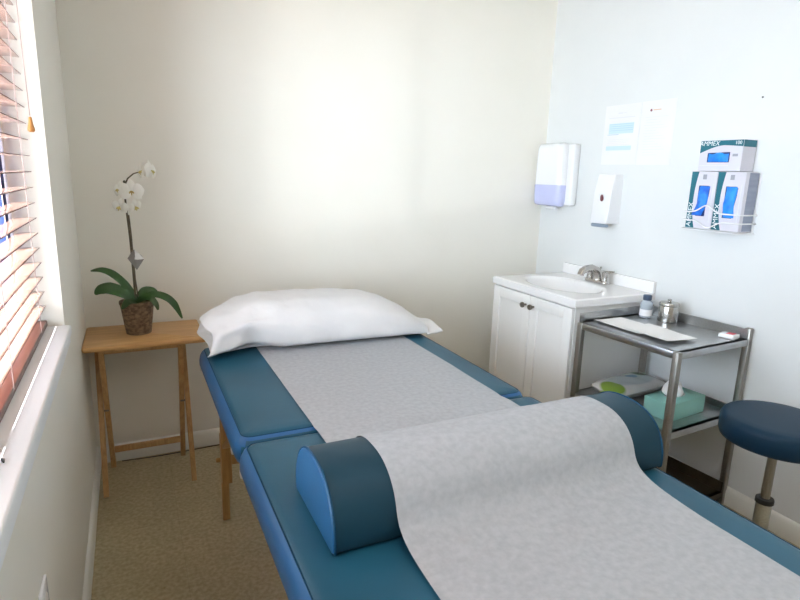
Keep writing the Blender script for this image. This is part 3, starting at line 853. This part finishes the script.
# small white packet with red print
b = new(); mt = rotz((2.40, -1.352, 0), 12)
box(b, 2.372, 2.428, -1.384, -1.322, KZ + .0005, KZ + .018, .004, 3, mt)
pk = tag(obj('small_packet', b, M['white_plastic'], origin=(2.40, -1.352, KZ)), 'small white packet with red mark on the right end of the cart', 'packet')
b = new(); box(b, 2.385, 2.420, -1.374, -1.345, KZ + .0181, KZ + .0186, 0, 1, mt); obj('red_print', b, M['red'], pk, smooth=False, label='red printed patch')

# wipes package on the lower shelf
SZ = .4285
b = new(); mt = rotz((2.235, -1.03, 0), 6); R = []; n, mm = 26, 18
for sgn in (1, -1):
    G = []
    for i in range(n + 1):
        row = []
        for k in range(mm + 1):
            u, v = -1 + 2 * i / n, -1 + 2 * k / mm
            h = .024 * ((1 - abs(u) ** 4) ** .5) * ((1 - abs(v) ** 3.5) ** .5)
            x = 2.235 + u * (.178 - .012 * v * v); y = -1.03 + v * (.088 - .005 * u * u)
            wv = (.004 * noise.noise(Vector((x * 18, y * 22, 2))) * (1 - u ** 8) if sgn > 0 else 0)
            row.append(b.verts.new(mt @ Vector((x, y, SZ + .027 + (sgn * h + wv if sgn > 0 else -min(h * 1.6, .025))))))
        G.append(row)
    for a, c in zip(G, G[1:]):
        for k in range(mm): b.faces.new((a[k], a[k + 1], c[k + 1], c[k]))
bmesh.ops.remove_doubles(b, verts=b.verts[:], dist=1e-4)
bmesh.ops.recalc_face_normals(b, faces=b.faces[:])
tag(obj('wipes_package', b, M['wipes'], angle=80, origin=(2.235, -1.03, SZ)), 'soft white wipes package with green patches on the lower cart shelf', 'wipes')

# tissue box
tb = thing('tissue_box', 'mint green tissue box with white tissue on the lower cart shelf', 'tissue box', (2.215, -1.285, SZ))
mt = rotz((2.215, -1.285, 0), 6)
b = new(); box(b, 2.098, 2.334, -1.348, -1.226, SZ, SZ + .074, .002, 2, mt); obj('carton', b, M['mint'], tb)
b = new(); lathe(b, [(.035, 0), (.035, .0006)], (0, 0, 0), 24, mtx=Matrix.Translation((2.215, -1.285, SZ + .0741)) @ Matrix.Diagonal((1.6, .7, 1, 1)))
obj('opening', b, M['cab_shadow'], tb, label='oval slot')
b = new(); rings = []
for j in range(10):
    t = j / 9; ring = []
    for k in range(28):
        a = 2 * pi * k / 28
        rr = (.022 + .016 * sin(pi * t)) * (1 - t) ** .55 * (1 + .38 * sin(4 * a + 3 * t) + .18 * sin(7 * a - 2 * t))
        ring.append(b.verts.new((2.205 + rr * 1.6 * cos(a) - .012 * t, -1.285 + rr * .95 * sin(a) + .006 * t, SZ + .0748 + .078 * t)))
    rings.append(ring)
for a, c in zip(rings, rings[1:]):
    for k in range(28): b.faces.new((a[k], a[(k + 1) % 28], c[(k + 1) % 28], c[k]))
b.faces.new(rings[-1]); b.faces.new(rings[0][::-1]); bmesh.ops.recalc_face_normals(b, faces=b.faces[:])
obj('tissue', b, M['tissue'], tb, angle=80, label='white tissue tuft')

# ------------------------------------------------------------------ stool
sx, sy, szt, sr = 2.106, -1.762, .618, .172
sl = thing('rolling_stool', 'round navy blue padded rolling stool on chrome column near the right wall', 'stool', (sx, sy, 0))
b = new(); lathe(b, [(sr - .02, szt - .084), (sr - .004, szt - .078), (sr, szt - .066), (sr, szt - .022), (sr - .003, szt - .012), (sr - .010, szt - .004), (sr - .022, szt - .0005), (sr - .05, szt + .001), (.05, szt + .003), (.005, szt + .003)], (sx, sy, 0), 72); obj('seat', b, M['stool_vinyl'], sl, angle=60)
b = new(); lathe(b, [(.09, szt - .100), (.10, szt - .098), (.10, szt - .0845)], (sx, sy, 0), 32); obj('seat_plate', b, M['black'], sl)
b = new(); cyl(b, (sx, sy, .30), (sx, sy, szt - .1005), .0145, 24); obj('gas_column', b, M['steel_leg'], sl)
b = new(); lathe(b, [(.0245, .10), (.0245, .308)], (sx, sy, 0), 28); obj('column_sleeve', b, M['steel'], sl)
b = new(); lathe(b, [(.016, .327), (.027, .325), (.0285, .321), (.0285, .3085)], (sx, sy, 0), 28); obj('collar', b, M['black'], sl, label='black collar ring')
b = new(); tube(b, [(sx + .06, sy - .06, szt - .104), (sx + .10, sy - .10, szt - .108), (sx + .155, sy - .155, szt - .112)], .005, 8); lathe(b, [(.003, 0), (.009, .004), (.009, .014), (.003, .018)], (sx + .158, sy - .158, szt - .122), 12); obj('lever', b, M['black'], sl)
b = new(); lathe(b, [(.045, .075), (.05, .08), (.05, .11), (.03, .12)], (sx, sy, 0), 28)
for k in range(5):
    a = 2 * pi * k / 5 + .5; bar(b, (sx + .03 * cos(a), sy + .03 * sin(a), .095), (sx + .25 * cos(a), sy + .25 * sin(a), .072), .03, .022)
obj('base', b, M['steel'], sl)
for k in range(5):
    a = 2 * pi * k / 5 + .5; cx_, cy_ = sx + .245 * cos(a), sy + .245 * sin(a); b = new()
    for s_ in (-1, 1):
        ox, oy = -sin(a) * s_ * .012, cos(a) * s_ * .012
        cyl(b, (cx_ + ox * .4, cy_ + oy * .4, .0255), (cx_ + ox * 1.7, cy_ + oy * 1.7, .0255), .025, 20, .004)
    cyl(b, (cx_, cy_, .03), (cx_, cy_, .066), .006, 10); obj('caster', b, M['black'], sl)

# ------------------------------------------------------------------ things on the right wall
# towel dispenser (bows out from the wall)
dz0, dz1 = 1.214, 1.566
td = thing('towel_dispenser', 'rounded white towel dispenser with lavender lower window in right wall corner', 'towel dispenser', (W, -.158, dz0))
def dring(dep, ya, yb, r, n=8):
    # outline in (x, y): flat at the wall, rounded towards the room
    out = [(W - .0505, yb), ]
    for k in range(n + 1):
        a = pi / 2 * k / n; out.append((W - dep + r - r * sin(a), yb - r + r * cos(a)))
    for k in range(n + 1):
        a = pi / 2 * k / n; out.append((W - dep + r - r * cos(a), ya + r - r * sin(a)))
    out.append((W - .0505, ya)); return out
def dshell(zs):
    bm = new(); rings = [[bm.verts.new((x, y, z)) for x, y in dring(d, ya, yb, r)] for z, d, ya, yb, r in zs]
    n = len(rings[0])
    for a, c in zip(rings, rings[1:]):
        for k in range(n): bm.faces.new((a[k], a[(k + 1) % n], c[(k + 1) % n], c[k]))
    bm.faces.new(rings[0][::-1]); bm.faces.new(rings[-1]); bmesh.ops.recalc_face_normals(bm, faces=bm.faces[:]); return bm
A, B_ = -.262, -.020
b = new(); box(b, W - .050, W + .0005, -.302, -.014, 1.222, 1.560, .012, 3); obj('housing', b, M['white_plastic'], td)
b = dshell([(1.334, .096, A, B_, .040), (1.46, .098, A + .002, B_ - .002, .045), (1.535, .096, A + .004, B_ - .003, .045), (1.552, .090, A + .008, B_ - .006, .042), (1.562, .078, A + .018, B_ - .014, .026), (1.566, .062, A + .035, B_ - .03, .010)])
obj('cover', b, M['white_plastic'], td, angle=50)
b = dshell([(1.214, .062, A + .022, B_ - .02, .010), (1.218, .080, A + .010, B_ - .008, .028), (1.228, .091, A + .003, B_ - .002, .036), (1.245, .095, A, B_, .040), (1.3335, .097, A - .001, B_ + .001, .040)])
obj('window_panel', b, M['lavender'], td, angle=50, label='lavender translucent lower panel')
b = new(); box(b, W - .075, W - .035, -.20, -.125, 1.196, 1.2138, .006, 2); obj('outlet_lip', b, M['white_plastic'], td)

# soap dispenser (wedge: deeper at the bottom)
so = thing('soap_dispenser', 'white wedge shaped soap dispenser with dark oval emblem on right wall', 'soap dispenser', (W, -.565, 1.14))
b = new()
def sring(z, d, ins): return [(W + .0005, -.624 + ins), (W + .0005, -.507 - ins), (W - d, -.507 - ins), (W - d, -.624 + ins)]
rings = []
for z, d, ins in ((1.150, .086, .002), (1.153, .089, 0), (1.30, .072, 0), (1.392, .060, 0), (1.398, .056, .003)):
    rings.append([b.verts.new((x, y, z)) for x, y in sring(z, d, ins)])
for a, c in zip(rings, rings[1:]):
    for k in range(4): b.faces.new((a[k], a[(k + 1) % 4], c[(k + 1) % 4], c[k]))
b.faces.new(rings[0][::-1]); b.faces.new(rings[-1])
ed = [e for e in b.edges if abs(e.verts[0].co.z - e.verts[1].co.z) > .01 and all(v.co.x < W - .02 for v in e.verts)]
bmesh.ops.bevel(b, geom=ed, offset=.009, segments=4, profile=.5, affect='EDGES')
bmesh.ops.recalc_face_normals(b, faces=b.faces[:])
obj('housing', b, M['white_plastic'], so, angle=35)
b = new(); lathe(b, [(.0115, 0), (.0115, .0015), (.009, .0025)], n=28, mtx=Matrix.Translation((W - .0755, -.5665, 1.277)) @ Matrix.Rotation(-pi / 2 - .11, 4, 'Y') @ Matrix.Diagonal((1.7, 1, 1, 1)))
obj('emblem', b, M['maroon'], so, label='dark maroon oval emblem')
b = new(); lathe(b, [(.050, 0), (.054, .004), (.054, .012), (.048, .017)], n=32, mtx=Matrix.Translation((W - .071, -.565, 1.1325)) @ Matrix.Diagonal((.55, 1, 1, 1)))
obj('push_lever', b, M['grey_plastic'], so, label='grey push lever')

# two paper notices
def stripes(items, z_off=.0016):
    bm = new()
    for y0, y1, z0, z1 in items: box(bm, W - z_off - .0003, W - z_off, y0, y1, z0, z1)
    return bm
def notice(ya, yb, za, zb_, label):
    b = new(); box(b, W - .0014, W + .0005, ya, yb, za, zb_)
    return tag(obj('paper_notice', b, M['sheet'], smooth=False, origin=(W, (ya + yb) / 2, (za + zb_) / 2)), label, 'notice', None)
n1 = notice(-.687, -.458, 1.449, 1.742, 'white paper notice with pale blue text block on right wall, nearer the corner')
n2 = notice(-.886, -.691, 1.447, 1.743, 'white paper notice with small dark red logo on right wall, above the cart')
L0 = -.478
def lines(parent, items, m, lift=.0016, label=None):
    for it in items: obj('print', stripes([it], lift), M[m], parent, smooth=False, label=label)
lines(n1, [(-.575, -.545, 1.699, 1.704), (-.597, -.580, 1.700, 1.703), (-.655, -.487, 1.678, 1.6815)] + [(-.64 + .012 * (k % 3), -.49, 1.572 - .0085 * k, 1.5735 - .0085 * k) for k in range(4)], 'ink_pale')
lines(n1, [(-.652, -.492, 1.602, 1.652)], 'ink_blue', label='pale blue printed block')
lines(n1, [(-.648, -.484, 1.520, 1.541)], 'ink_blue', label='pale blue printed band')
lines(n1, [(-.65, -.494, 1.647 - .010 * k, 1.6487 - .010 * k) for k in range(4)] + [(-.56, -.486, 1.5965, 1.599)], 'ink_blue2', .002)
b = new(); lathe(b, [(.006, 0), (.006, .0004)], n=20, mtx=Matrix.Translation((W - .0016, -.748, 1.7)) @ Matrix.Rotation(-pi / 2, 4, 'Y')); obj('logo', b, M['ink_red'], n2, smooth=False, label='small dark red round logo')
lines(n2, [(-.805, -.760, 1.6985, 1.7025)], 'ink_orange', label='faint reddish heading')
lines(n2, [(-.848 + .02 * ((k * 7) % 4), -.722 if k % 3 else -.715, 1.668 - .0125 * k, 1.6695 - .0125 * k) for k in range(15)], 'ink_pale')

# nail
b = new(); lathe(b, [(.0035, 0), (.0035, .003), (.002, .005)], n=14, mtx=Matrix.Translation((W + .0005, -1.28, 1.705)) @ Matrix.Rotation(-pi / 2, 4, 'Y'))
tag(obj('nail_head', b, M['dark'], origin=(W, -1.28, 1.705)), 'small dark nail head in right wall above the glove boxes', 'nail')

# glove boxes in a white wire rack: boxes 245 x 125 x 78 mm
GX = 2.400           # front face
def facemtx(y, z, rot=0., x=GX, lift=.0008):
    # text plane facing -x: local x -> -y (to the right as seen), local y -> +z
    base = Matrix(((0, 0, -1, x - lift), (-1, 0, 0, y), (0, 1, 0, z), (0, 0, 0, 1)))
    return base @ Matrix.Rotation(rot, 4, 'Z')
def plate(pts, lift=.0006, x=GX):
    """thin flat patch on the front face, pts in (y, z)"""
    bm = new(); f = [bm.verts.new((x - lift, y, z)) for y, z in pts]; k = [bm.verts.new((x - .00005, y, z)) for y, z in pts]; n = len(pts)
    bm.faces.new(f); bm.faces.new(k[::-1])
    for i in range(n): bm.faces.new((f[i], f[(i + 1) % n], k[(i + 1) % n], k[i]))
    bmesh.ops.recalc_face_normals(bm, faces=bm.faces[:]); return bm

# upright boxes
def upright(yl, label, gl):
    yr = yl - .1195; z0, z1 = 1.180, 1.4165
    t = thing('glove_box', label, 'glove box', (GX + .04, (yl + yr) / 2, z0), 'glove boxes in the wall rack')
    b = new(); box(b, GX, W - .006, yr, yl, z0, z1, .0015, 1); obj('carton', b, M['card_white'], t, smooth=False)
    # teal band down the left edge with a curved border
    pts = [(yl - .001, z1 - .001), (yl - .001, z0 + .001)]
    for k in range(11):
        s = k / 10; pts.append((yl - .022 - .020 * (2 * s - 1) ** 2 * (1 if s < .5 else .6), z0 + .001 + (z1 - z0 - .002) * s))
    obj('teal_band', plate(pts), M['teal'], t, smooth=False, label='teal printed band')
    b = new(); box(b, GX + .02, W - .0065, yr - .0006, yr - .0001, z0 + .003, z1 - .003); obj('side_panel', b, M['card_side'], t, smooth=False, label='grey blue side')
    text('AMMEX', .030, facemtx(yl - .0165, z0 + .056, pi / 2, lift=.0014), M['ink_white'], t)
    obj('print', plate([(yl - .055, z1 - .012), (yl - .055, z1 - .032), (yl - .072, z1 - .032), (yl - .072, z1 - .012)]), M['ink_grey'], t, smooth=False, label='grey printed count')
    obj('print', plate([(yl - .105, z1 - .05), (yl - .105, z0 + .03), (yl - .108, z0 + .03), (yl - .108, z1 - .05)]), M['ink_pale'], t, smooth=False, label='faint printed line')
    # opening with gloves spilling
    c = (yl - .068, 1.302)
    o = [(c[0] + .026, z0 + .052), (c[0] + .026, z1 - .058), (c[0] - .02, z1 - .058), (c[0] - .026, z1 - .064), (c[0] - .024, z1 - .10), (c[0] - .016, z0 + .085), (c[0] - .016, z0 + .052)]
    obj('opening', plate(o), M['glove_dark'], t, smooth=False, label='dark tear opening')
    b = new(); n = 14; m_ = 20; G = []
    for i in range(n + 1):
        row = []
        for k in range(m_ + 1):
            u, v = i / n, k / m_
            yy = c[0] + .025 - u * .047 + gl[0] * (.018 * (1 - v) ** 2 - .006 * v) + .003 * sin(7 * v + gl[1]); zz = z0 + .054 + v * (z1 - z0 - .114)
            bump = max(0., sin(pi * u) * sin(pi * v)) ** .5
            row.append(b.verts.new((GX - .001 - bump * (.010 + .005 * noise.noise(Vector((yy * 60, zz * 50, gl[1])))), yy, zz)))
        G.append(row)
    for a, d in zip(G, G[1:]):
        for k in range(m_): b.faces.new((a[k], a[k + 1], d[k + 1], d[k]))
    bmesh.ops.recalc_face_normals(b, faces=b.faces[:])
    obj('gloves', b, M['glove'] if gl[0] else M['glove_light'], t, angle=80, label='blue gloves showing')
upright(-1.079, 'left one of the two upright teal and white glove boxes in the wall rack', (1, 2.))
upright(-1.2015, 'right one of the two upright teal and white glove boxes in the wall rack', (0, 5.))

# top box lying across the two
ya, yb, z0, z1 = -1.286, -1.102, 1.4185, 1.541
ya = -1.290
t = thing('glove_box', 'teal and white glove box lying flat across the two upright glove boxes', 'glove box', (GX + .04, (ya + yb) / 2, z0), 'glove boxes in the wall rack')
b = new(); box(b, GX, W - .006, ya, yb, z0, z1, .0015, 1); obj('carton', b, M['card_white'], t, smooth=False)
pts = [(yb - .001, z1 - .001), (yb - .001, z1 - .050)]
for k in range(1, 15):
    s = k / 14; pts.append((yb - (yb - ya) * s + (.001 if k == 14 else 0), z1 - .050 + .030 * sin(pi / 2 * min(1, s * 1.7)) ** 1.1 - .006 * max(0, s - .6) / .4))
pts.append((ya + .001, z1 - .001))
obj('teal_band', plate(pts), M['teal'], t, smooth=False, label='teal printed band')
b = new(); box(b, GX + .001, W - .0065, ya - .0006, ya - .0001, z1 - .027, z1 - .001); obj('side_band', b, M['teal'], t, smooth=False, label='teal band on the box end')
text('AMMEX', .026, facemtx(yb - .040, z1 - .0125, 0, lift=.0014), M['ink_white'], t, shear=.2)
text('100', .019, facemtx(ya + .021, z1 - .012, 0, lift=.0014), M['ink_white'], t)
obj('opening', plate([(yb - .038, z0 + .035), (yb - .038, z0 + .073), (yb - .136, z0 + .075), (yb - .136, z0 + .035)]), M['glove_dark'], t, smooth=False, label='dark tear opening')
b = new(); n, m_ = 18, 10; G = []
for i in range(n + 1):
    row = []
    for k in range(m_ + 1):
        u, v = i / n, k / m_; yy = yb - .043 - u * .089; zz = z0 + .037 + v * .034 * (1 - .1 * sin(9 * u))
        bump = max(0., sin(pi * u) * sin(pi * v)) ** .5
        row.append(b.verts.new((GX - .001 - bump * (.005 + .003 * noise.noise(Vector((yy * 60, zz * 60, 1)))), yy, zz)))
    G.append(row)
for a, d in zip(G, G[1:]):
    for k in range(m_): b.faces.new((a[k], a[k + 1], d[k + 1], d[k]))
bmesh.ops.recalc_face_normals(b, faces=b.faces[:])
obj('gloves', b, M['glove_light'], t, angle=80, label='blue gloves showing')
obj('print', plate([(yb - .148, z0 + .058), (yb - .148, z0 + .068), (yb - .170, z0 + .068), (yb - .170, z0 + .058)]), M['ink_grey'], t, smooth=False, label='grey printed count')
obj('print', plate([(yb - .006, z0 + .0205), (yb - .006, z0 + .0235), (yb - .135, z0 + .0235), (yb - .135, z0 + .0205)]), M['ink_pale'], t, smooth=False, label='faint printed line')

# wire rack
wr = thing('wire_rack', 'white wire rack on right wall holding the glove boxes', 'wire rack', (W, -1.2, 1.174))
yL, yR, gx = -1.072, -1.330, GX - .018
def wave(z, amp, f0):
    pts = [(W - .002, yL + .004, z), (gx + .012, yL + .004, z), (gx + .002, yL - .002, z), (gx, yL - .012, z)]
    for k in range(1, 30):
        s = k / 30; y = yL - .012 + (yR + .012 - (yL - .012)) * s
        pts.append((gx, y, z + amp * (math.exp(-((s - f0) / .16) ** 2))))
    pts += [(gx, yR + .012, z), (gx + .002, yR + .002, z), (gx + .012, yR - .004, z), (W - .002, yR - .004, z)]
    return pts
b = new(); tube(b, wave(1.248, .030, .42), .003, 8); obj('wire', b, M['wire'], wr)
b = new(); tube(b, wave(1.214, -.026, .48), .003, 8); obj('wire', b, M['wire'], wr)
b = new(); tube(b, wave(1.175, 0, .5), .0022, 8)
for y in (-1.10, -1.16, -1.24, -1.30): tube(b, [(W - .002, y, 1.1745), (gx + .002, y, 1.1745)], .002, 8)
obj('wire', b, M['wire'], wr)
for y in (-1.0745, -1.3255):
    b = new(); tube(b, [(W - .002, y, 1.172), (W - .002, y, 1.42)], .0024, 8); obj('wire', b, M['wire'], wr)

# ------------------------------------------------------------------ camera
def camera():
    y, p, r = radians(25.764), radians(12.5165), radians(1.7323)
    F = Vector((sin(y) * cos(p), cos(y) * cos(p), -sin(p))); R = Vector((cos(y), -sin(y), 0)); U = R.cross(F)
    R2 = R * cos(r) + U * sin(r); U2 = -R * sin(r) + U * cos(r)
    cd = bpy.data.cameras.new('camera'); co = bpy.data.objects.new('camera', cd); COL.objects.link(co)
    cd.sensor_width = 36; cd.lens = 565.5 / 800 * 36; cd.clip_start = .02
    B = -F
    co.matrix_world = Matrix(((R2.x, U2.x, B.x, .2033), (R2.y, U2.y, B.y, -2.7866), (R2.z, U2.z, B.z, 1.367), (0, 0, 0, 1)))
    S.camera = co
camera()

# ------------------------------------------------------------------ outdoors and light
b = new(); box(b, -6, -.6, -8, 6, -.35, -.25); struct('ground', b, M['gravel'], smooth=False)
w = bpy.data.worlds.new('sky'); S.world = w; w.use_nodes = True
bg = w.node_tree.nodes['Background']; bg.inputs['Color'].default_value = (.79, .89, 1, 1); bg.inputs['Strength'].default_value = 11.0

def light(name, kind, loc, direction, energy, color, **k):
    ld = bpy.data.lights.new(name, kind); ld.energy = energy; ld.color = color
    for a, v in k.items(): setattr(ld, a, v)
    o = bpy.data.objects.new(name, ld); COL.objects.link(o); o.location = loc
    o.rotation_euler = Vector(direction).to_track_quat('-Z', 'Y').to_euler(); return o
light('sun', 'SUN', (-4, -4, 6), (.59, .46, -.535), 30, (1, .97, .93), angle=radians(.6))
# unseen area lamp added outside, filling in window daylight towards the back wall
light('daylight_fill', 'AREA', (-2.1, -4.1, 1.3), (.66, .74, .08), 150, (1., .975, .93), shape='RECTANGLE', size=3.6, size_y=1.5)
# sun bounced off the ground and cars outside, rising a little, throws the faint slat stripes
light('reflected_sun', 'SUN', (-3, -3, 1), (.68, .66, .09), .40, (1, .97, .90), angle=radians(.8))
# soft fill lamp added under the ceiling out of view, no fixture there
light('ceiling_fill', 'AREA', (1.25, -2.9, CEIL - .02), (0, 0, -1), 12, (1, .95, .87), shape='RECTANGLE', size=1.6, size_y=1.4)

S.view_settings.view_transform = 'Standard'
S.view_settings.look = 'None'
S.view_settings.exposure = 0.17
S.cycles.max_bounces = 10; S.cycles.diffuse_bounces = 6; S.cycles.transmission_bounces = 8
S.cycles.sample_clamp_indirect = 6
